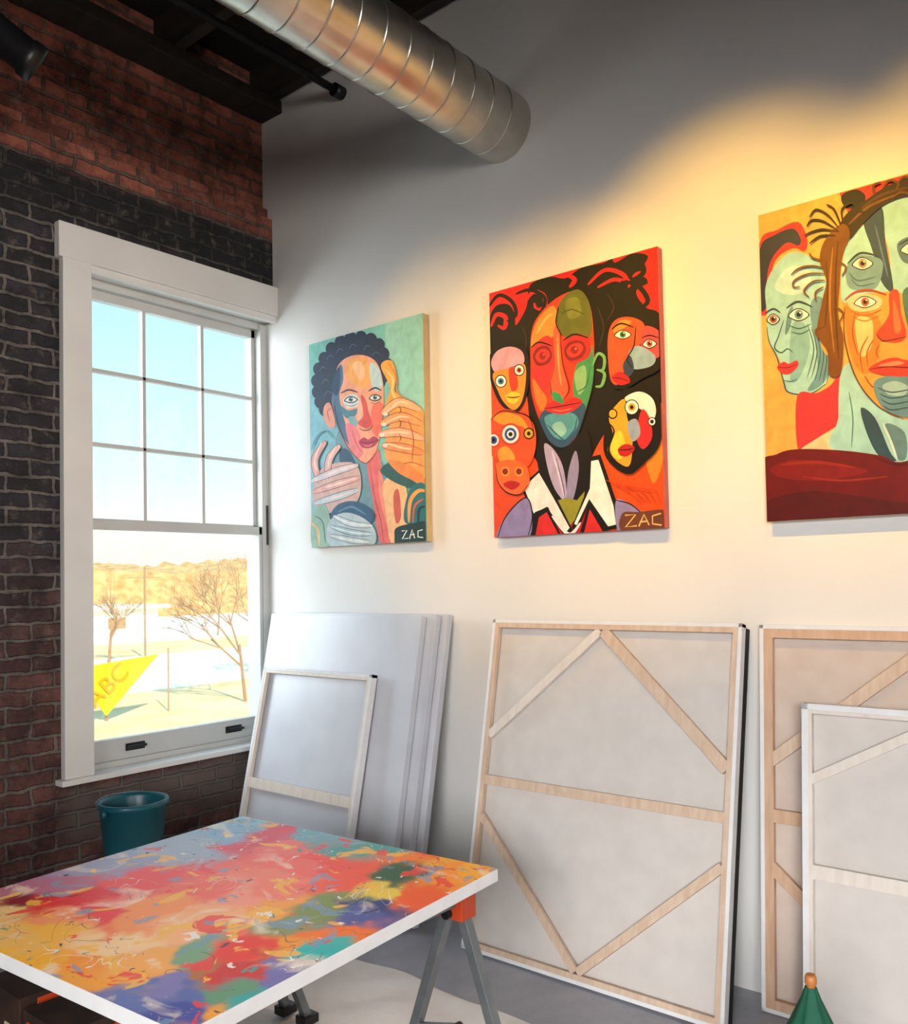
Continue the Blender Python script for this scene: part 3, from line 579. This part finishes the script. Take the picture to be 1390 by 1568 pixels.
A.line('92221a',5,[(1196,712),(1250,708),(1310,716)]); A.line('4a0a0c',4,[(1340,700),(1376,712),(1420,704)]); A.line('92221a',3,[(1230,730),(1290,736),(1360,730)])
A.build('painting_of_divided_faces',mat('cream_canvas_edge','d8c39c','e4d2b0',10,.6))
# ------------------------------------------------------------------ leaning canvases
def frame_T(x0,y0,lean,h):
    a=math.asin(lean/h); s_,c_=math.sin(a),math.cos(a)
    return Matrix(((1,0,0,x0),(0,s_,-c_,y0),(0,c_,s_,.036*s_+.001),(0,0,0,1)))
def stretcher(name,x0,y0,lean,W,Hh,wood,bars,mid=None,fab=M_CANV,bw=.04,rim=.014,rimm=M_CANVW):
    b=MB(); b.T=frame_T(x0,y0,lean,Hh); d=-.034
    b.box(0.001,W-.001,0.001,Hh-.001,d,d+.003,fab)
    for u0,u1,v0,v1 in ((0,rim,0,Hh),(W-rim,W,0,Hh),(0,W,0,rim),(0,W,Hh-rim,Hh)): b.box(u0,u1,v0,v1,d-.001,.0015,rimm)
    for u0,u1,v0,v1 in ((.002,bw,.002,Hh-.002),(W-bw,W-.002,.002,Hh-.002),(bw,W-bw,.002,bw),(bw,W-bw,Hh-bw,Hh-.002)): b.box(u0,u1,v0,v1,d+.012,0,wood)
    for (p,q,bwid,mt) in bars:
        b.beam((p[0]*W,p[1]*Hh,-.010),(q[0]*W,q[1]*Hh,-.010),bwid,.018,mt,up=(0,0,1))
    return b.build(name,bevel=.0012)
C_bars=[((.03,.5),(.97,.5),.038,M_PINE),
 ((.48,.972),(.03,.635),.034,M_PINEL),((.49,.972),(.97,.62),.044,M_PINE),
 ((.03,.39),(.48,.03),.032,M_PINE),((.97,.38),(.49,.03),.032,M_PINE)]
stretcher('large_stretched_canvas',1.56,-.355,.262,1.09,1.33,M_PINE,C_bars,bw=.034)
b=MB(); b.T=frame_T(1.60,-.310,.262,1.31); b.box(0,1.046,0,1.31,-.034,0,M_GAPSHADE); b.build('shadow_gap_sheet')  # added dark sheet standing in for the shadow in the gap between canvases
stretcher('brown_backed_canvas',2.69,-.13,.09,1.09,1.305,M_PINED,
 [((.03,.5),(.97,.5),.045,M_PINED),((.03,.64),(.5,.96),.04,M_PINE),((.5,.96),(.97,.64),.04,M_PINED),((.03,.37),(.5,.04),.04,M_PINED),((.97,.37),(.5,.04),.04,M_PINED)],
 fab=mat('tan_canvas','c6b3a4','cfbeb0',12,.9),bw=.045,rim=.014)
stretcher('medium_stretched_canvas',2.87,-.26,.085,.80,1.06,M_PINEL,
 [((.03,.5),(.97,.5),.045,M_PINEL),((.03,.77),(.5,.97),.03,M_PINEL)],bw=.032,rim=.02)
stretcher('small_stretched_canvas',.21,-.50,.24,.78,1.08,M_PINEL,
 [((.03,.47),(.97,.47),.05,M_PINEL)],fab=M_CANVG,bw=.03,rim=.016)
e=empty('stack_of_blank_canvases')
for i,(x0,W,y0,hh) in enumerate([(.14,1.06,-.42,1.345),(.19,1.06,-.375,1.35),(.24,1.04,-.33,1.35)]):
    b=MB(); b.T=frame_T(x0,y0,.27,hh); b.box(0,W,0,hh,-.036,0,M_CANVG); b.build('blank_canvas_%d'%(i+1),e,bevel=.003)
# ------------------------------------------------------------------ table
TZ=.72
Wt,Lt=.995,1.0
cR=Vector((2.42,-1.24,TZ)); an=math.radians(4.2); ux=Vector((math.cos(an),math.sin(an),0)); uy=Vector((ux.y,-ux.x,0)); cT=cR-ux*Wt
def onT(px,py):
    wv=RM@dcam(px,py); t_=(TZ-EYE.z)/wv.z; p=EYE+wv*t_-cT; return (p.dot(ux),p.dot(uy))
BL=[(375,1255,'90c8dc'),(340,1275,'90b4d4'),(290,1290,'acb8cc'),(430,1285,'e0405a'),(470,1300,'f6726a'),(500,1275,'70aaba'),(560,1300,'48a29e'),(520,1345,'fa583a'),(440,1330,'fa6a5e'),(480,1325,'f84c3c'),(400,1355,'fc846c'),(350,1370,'fd9c82'),(620,1338,'1e5834'),(600,1310,'fa8010'),(660,1320,'f8ae1e'),(700,1332,'ff960a'),(740,1326,'ffb410'),(650,1368,'f45c0a'),(590,1385,'20387a'),(600,1365,'f0d048'),(560,1400,'505aa0'),(520,1380,'80944c'),(520,1425,'fc7808'),(480,1455,'18bab6'),(450,1400,'869860'),(400,1435,'f0320c'),(450,1440,'fa9c14'),(330,1400,'ffb87c'),(300,1440,'82a67e'),(270,1370,'fa6852'),(200,1400,'ff984a'),(210,1350,'f8443e'),(120,1378,'e80820'),(150,1400,'f42c2c'),(60,1372,'8c0c28'),(20,1385,'f6ce88'),(100,1350,'c07490'),(170,1325,'a0a0c0'),(240,1303,'acb4c8'),(60,1430,'ffbe40'),(0,1440,'f8c468'),(-60,1410,'f4b048'),(150,1445,'ffd49c'),(110,1470,'ff9c24'),(200,1470,'feb04c'),(260,1490,'847ab8'),(320,1470,'bc7030'),(350,1505,'6a9a72'),(240,1545,'4848a0'),(190,1520,'6874b4'),(170,1500,'ffaa14'),(60,1480,'ffbc2c'),(320,1560,'fca810'),(430,1485,'7a72b4'),(380,1465,'d62812'),(300,1500,'606aac'),(420,1520,'30aca8'),(360,1410,'f87050'),(420,1385,'fea640'),(250,1420,'ffb87c'),(100,1410,'fe9e68')]
BP=[(*onT(x,y),lin(c)) for x,y,c in BL]
G=300; vs=[];cols=[]
for j in range(G+1):
    for i in range(G+1):
        u=Wt*i/G; v_=Lt*j/G; vs.append(cT+ux*u+uy*v_+Vector((0,0,.0005)))
        q=Vector((u*3.2,v_*3.2,1.7)); q2=Vector((u*11,v_*11,4.)); q3=Vector((u*34,v_*34,8.))
        uu=u+.10*noise.noise(q)+.060*noise.noise(q2)+.026*noise.noise(q3); vv=v_+.10*noise.noise(q+Vector((7,3,1)))+.060*noise.noise(q2+Vector((5,5,5)))+.026*noise.noise(q3+Vector((5,5,5)))
        wsum=1e-12; c=[0,0,0]
        for bu,bv_,cc in BP:
            d2=(uu-bu)**2+(vv-bv_)**2
            if d2>.06: continue
            w_=1/(d2*d2*d2+4e-10)
            wsum+=w_; c[0]+=cc[0]*w_; c[1]+=cc[1]*w_; c[2]+=cc[2]*w_
        if wsum<1e-9: c=list(lin('f8b860')); wsum=1
        cols+=[c[0]/wsum,c[1]/wsum,c[2]/wsum,1]
fs=[(j*(G+1)+i,(j+1)*(G+1)+i,(j+1)*(G+1)+i+1,j*(G+1)+i+1) for j in range(G) for i in range(G)]
table=empty('painted_work_table')
me=bpy.data.meshes.new('abstract_painted_top'); me.from_pydata([tuple(p) for p in vs],[],fs)
ca=me.color_attributes.new('Col','FLOAT_COLOR','POINT'); ca.data.foreach_set('color',cols)
M_ABS,nt,ns,L,bb=newmat('poured_acrylic_abstract')
at=ns.new('ShaderNodeVertexColor'); at.layer_name='Col'; tc=ns.new('ShaderNodeTexCoord')
cur=at.outputs['Color']
def layer(cur,scale,dist,c,lo,hi,seed,op=1.0,gate=None,band=False,det=4,soft=.006):
    mp=ns.new('ShaderNodeMapping'); mp.inputs['Location'].default_value=(seed*3.1,seed*1.7,0); L.new(tc.outputs['Object'],mp.inputs[0])
    n=ns.new('ShaderNodeTexNoise'); n.inputs['Scale'].default_value=scale; n.inputs['Detail'].default_value=det; n.inputs['Roughness'].default_value=.55; n.inputs['Distortion'].default_value=dist; L.new(mp.outputs[0],n.inputs['Vector'])
    if band: r=ramp(ns,[(lo-soft,(0,0,0)),(lo,(op,)*3),(hi,(op,)*3),(hi+soft,(0,0,0))])
    else: r=ramp(ns,[(lo,(0,0,0)),(hi,(op,)*3)])
    L.new(n.outputs['Fac'],r.inputs[0]); fac=r.outputs[0]
    if gate:
        n2=ns.new('ShaderNodeTexNoise'); n2.inputs['Scale'].default_value=gate; L.new(mp.outputs[0],n2.inputs['Vector']); r2=ramp(ns,[(.54,(0,0,0)),(.60,(1,1,1))]); L.new(n2.outputs['Fac'],r2.inputs[0])
        m_=ns.new('ShaderNodeMixRGB'); m_.blend_type='MULTIPLY'; m_.inputs[0].default_value=1; L.new(fac,m_.inputs[1]); L.new(r2.outputs[0],m_.inputs[2]); fac=m_.outputs[0]
    m_=ns.new('ShaderNodeMixRGB'); L.new(fac,m_.inputs[0]); L.new(cur,m_.inputs[1]); m_.inputs[2].default_value=(*lin(c),1); return m_.outputs[0]
cur=layer(cur,7,1.0,'ffc040',.60,.63,2,.85)
cur=layer(cur,8,1.2,'f2302c',.62,.65,5,.85)
cur=layer(cur,9,1.2,'7c9cbc',.63,.65,9,.7)
cur=layer(cur,6,1.0,'ffecd4',.58,.70,23,.75)
cur=layer(cur,5,2.2,'fbf6ee',.497,.500,3,.8,4,True,1.5,.004)
cur=layer(cur,6,1.8,'1c2838',.50,.503,7,.85,5,True,1.5,.003)
cur=layer(cur,26,.8,'2c3348',.69,.70,12,.9)
cur=layer(cur,22,.8,'18a0a0',.69,.70,15,.9)
cur=layer(cur,24,.8,'f7f3ea',.68,.69,19,.9)
L.new(cur,bb.inputs['Base Color']); bb.inputs['Roughness'].default_value=.38; bb.inputs['Specular IOR Level'].default_value=.3
me.materials.append(M_ABS); o=bpy.data.objects.new('abstract_painted_top',me); COL.objects.link(o); o.parent=table
b=MB(); b.T=Matrix(((ux.x,uy.x,0,cT.x),(ux.y,uy.y,0,cT.y),(0,0,1,0),(0,0,0,1)))
b.box(0,Wt,0,Lt,TZ-.032,TZ,M_CANVW); b.build('panel',table,bevel=.002)
def sawhorse(xc,y0,y1,sx,sy,bz=.661):
    e=empty('folding_sawhorse'); b=MB()
    b.beam((xc,y0,bz),(xc,y1,bz),.05,.052,M_STEEL)
    for y,sgn in ((y0,1),(y1,-1)):
        b.box(xc-.045,xc+.045,y-.03,y+.03,.60,.66,M_ORANGE); b.cyl((xc,y-.045,.615),(xc,y+.045,.615),.014,M_BLACK)
        for sx_ in (-1,1):
            b.beam((xc+sx_*.022,y,.62),(xc+sx_*sx,y+sgn*sy,.03),.028,.028,M_STEEL,up=(0,1,0))
            b.box(xc+sx_*sx-.025,xc+sx_*sx+.025,y+sgn*sy-.03,y+sgn*sy+.03,.016,.045,M_BLACK)
        zz=.27; f_=(.61-zz)/.6
        for k in (-1,1): b.beam((xc+k*sx*.62,y+sgn*sy*f_,zz),(xc,y+sgn*sy*f_,zz+.04),.012,.02,M_STEEL)
        b.cyl((xc,y+sgn*sy*f_-.012,zz+.04),(xc,y+sgn*sy*f_+.012,zz+.04),.012,M_BLACK)
    b.build('frame',e,bevel=.002)
sawhorse(2.33,-1.31,-2.17,.235,0.0); sawhorse(1.48,-1.36,-2.17,.055,.22)
# ------------------------------------------------------------------ bucket on stool
b=MB(); bx,by=.36,-1.08
b.lathe((bx,by,.28),(bx,by,.58),[(0,.112),(.27,.134),(.272,.144),(.295,.145),(.296,.134),(.28,.128),(.02,.107)],M_TEAL,40,False)
b.lathe((bx,by,.282),(bx,by,.30),[(0,.110),(.004,.107)],M_TEALD,40)
for s_ in (-1,1): b.cyl((bx+.02,by+s_*.132,.545),(bx+.02,by+s_*.156,.545),.016,M_TEAL)
pts=[(bx-.02-.13*math.sin(a),by+.142*math.cos(a),.565+.012*math.sin(a)) for a in [i*math.pi/14 for i in range(15)]]
for p,q in zip(pts,pts[1:]): b.cyl(p,q,.0035,M_STEEL,seg=6)
b.build('teal_bucket',smooth=True)
b=MB(); b.box(bx-.17,bx+.17,by-.17,by+.17,.25,.278,M_PINED)
for sx_ in (-1,1):
    for sy_ in (-1,1): b.beam((bx+sx_*.13,by+sy_*.13,.25),(bx+sx_*.15,by+sy_*.15,0.0),.035,.035,M_PINED)
    b.beam((bx+sx_*.14,by-.14,.12),(bx+sx_*.14,by+.14,.12),.02,.03,M_PINED)
b.build('low_wooden_stool',bevel=.003)
# ------------------------------------------------------------------ crate with supply boxes under table
b=MB(); b.box(1.62,2.0,-2.20,-1.85,0.002,.42,M_BLACK); b.box(1.60,2.02,-2.22,-1.83,.42,.45,M_BLACK)
b.box(1.70,1.86,-2.204,-2.20,.18,.32,M_ORANGE); b.box(2.0,2.004,-2.15,-1.95,.2,.36,M_ORANGE); b.build('black_storage_crate',bevel=.006)
M_DCARD=mat('dark_printed_card','17130f','3a2418',14,.6)
b=MB()
b.box(1.62,1.80,-2.20,-1.92,.452,.565,M_DCARD); b.box(1.82,2.0,-2.20,-1.96,.452,.55,M_DCARD)
b.box(1.64,1.70,-2.203,-2.20,.48,.54,M_ORANGE); b.box(1.73,1.78,-2.203,-2.20,.47,.50,mat('cream_label','b9a988','c6b698',8,.6)); b.box(1.84,1.90,-2.203,-2.20,.47,.53,M_ORANGE)
b.box(2.0,2.003,-2.15,-2.05,.47,.53,M_ORANGE); b.box(1.80,1.803,-2.16,-2.06,.52,.555,M_ORANGE); b.build('printed_supply_boxes',bevel=.002)
# ------------------------------------------------------------------ green parasol
ux_,uy_=3.21,-1.22
e=empty('half_closed_green_umbrella'); b=MB()
n=16;vs=[];fs=[]
prof=[(.625,.012),(.60,.022),(.54,.052),(.45,.088),(.34,.118),(.24,.130)]
for z,r_ in prof:
    for i in range(n*2):
        an=math.pi*i/n; rr=r_*(1.0 if i%4==0 else (.90 if i%2 else .80)); vs.append((ux_+math.cos(an)*rr,uy_+math.sin(an)*rr,z-(0 if i%4 else .012)*(r_/.13)))
for j in range(len(prof)-1):
    for i in range(n*2):
        k=(i+1)%(2*n); fs.append((j*2*n+i,j*2*n+k,(j+1)*2*n+k,(j+1)*2*n+i))
b.add(vs,fs,M_GREEN); b.build('canopy',e,smooth=True)
b=MB(); b.lathe((ux_,uy_,.0),(ux_,uy_,.68),[(0,.009),(.628,.009),(.632,.012),(.644,.012),(.650,.009)],M_WOODTIP,16); b.lathe((ux_,uy_,0),(ux_,uy_,.05),[(0,.12),(.03,.12),(.045,.03)],M_BLACK,28); b.build('pole',e,smooth=True)
# ------------------------------------------------------------------ drop cloth
b=MB(); vs=[];fs=[];nx,ny=100,60
for j in range(ny+1):
    for i in range(nx+1):
        x=.75+2.05*i/nx; y=-1.80+1.13*j/ny
        ex=.03*noise.noise(Vector((y*3,1,0))) if i in (0,nx) else 0; ey=.04*noise.noise(Vector((x*3,5,0))) if j in (0,ny) else 0
        z=.003+.012*abs(noise.noise(Vector((x*4+noise.noise(Vector((x*2,y*2,0)))*2,y*4,0))))*(0 if (i in (0,nx) or j in (0,ny)) else 1)
        vs.append((x+ex+ (y+1)*.08,y+ey,z))
for j in range(ny):
    for i in range(nx): a=j*(nx+1)+i; fs.append((a,a+1,a+nx+2,a+nx+1))
b.add(vs,fs,M_CLOTH); b.build('drop_cloth',smooth=True)
# ------------------------------------------------------------------ lights & world
def area(name,loc,aim,sx_,sy_,p,col,spread=180):
    ld=bpy.data.lights.new(name,'AREA'); ld.shape='RECTANGLE'; ld.size=sx_; ld.size_y=sy_; ld.energy=p; ld.color=col; ld.spread=math.radians(spread)
    lo=bpy.data.objects.new(name,ld); COL.objects.link(lo); lo.location=loc; lo.rotation_euler=(Vector(aim)-Vector(loc)).to_track_quat('-Z','Y').to_euler(); return lo
area('window_daylight',(-1.3,-1.9,2.3),(0.5,-.2,1.2),1.6,2.0,140,(.80,.91,1.0))
area('rear_fill',(5.0,-6.7,2.1),(2.4,0,-.3),3.2,1.4,76,(.98,.98,1.0),56)  # added fill lamp behind the camera; the wall there has no window
area('brick_fill',(7.6,-4.2,2.0),(0,-1.6,2.6),2.0,1.6,24,(1.0,.95,.90),44)  # added lamp to brighten the brick wall; no side window is built
sd=bpy.data.lights.new('sun','SUN'); sd.energy=5.0; sd.angle=.01; sd.color=(1,.93,.82); so=bpy.data.objects.new('sun',sd); COL.objects.link(so)
so.rotation_euler=Vector((-.75,.35,-.55)).to_track_quat('-Z','Y').to_euler()
wd=bpy.data.worlds.new('sky'); scn.world=wd; wd.use_nodes=True; nt=wd.node_tree; ns=nt.nodes; L=nt.links
bg=ns['Background']; tc=ns.new('ShaderNodeTexCoord'); sp=ns.new('ShaderNodeSeparateXYZ'); L.new(tc.outputs['Generated'],sp.inputs[0])
r=ramp(ns,[(0,'fff6e0'),(.03,'fdf6e6'),(.12,'dcf4fa'),(.30,'bcecfa'),(1,'7cc4f4')]); L.new(sp.outputs['Z'],r.inputs[0]); L.new(r.outputs[0],bg.inputs['Color']); bg.inputs['Strength'].default_value=1.25
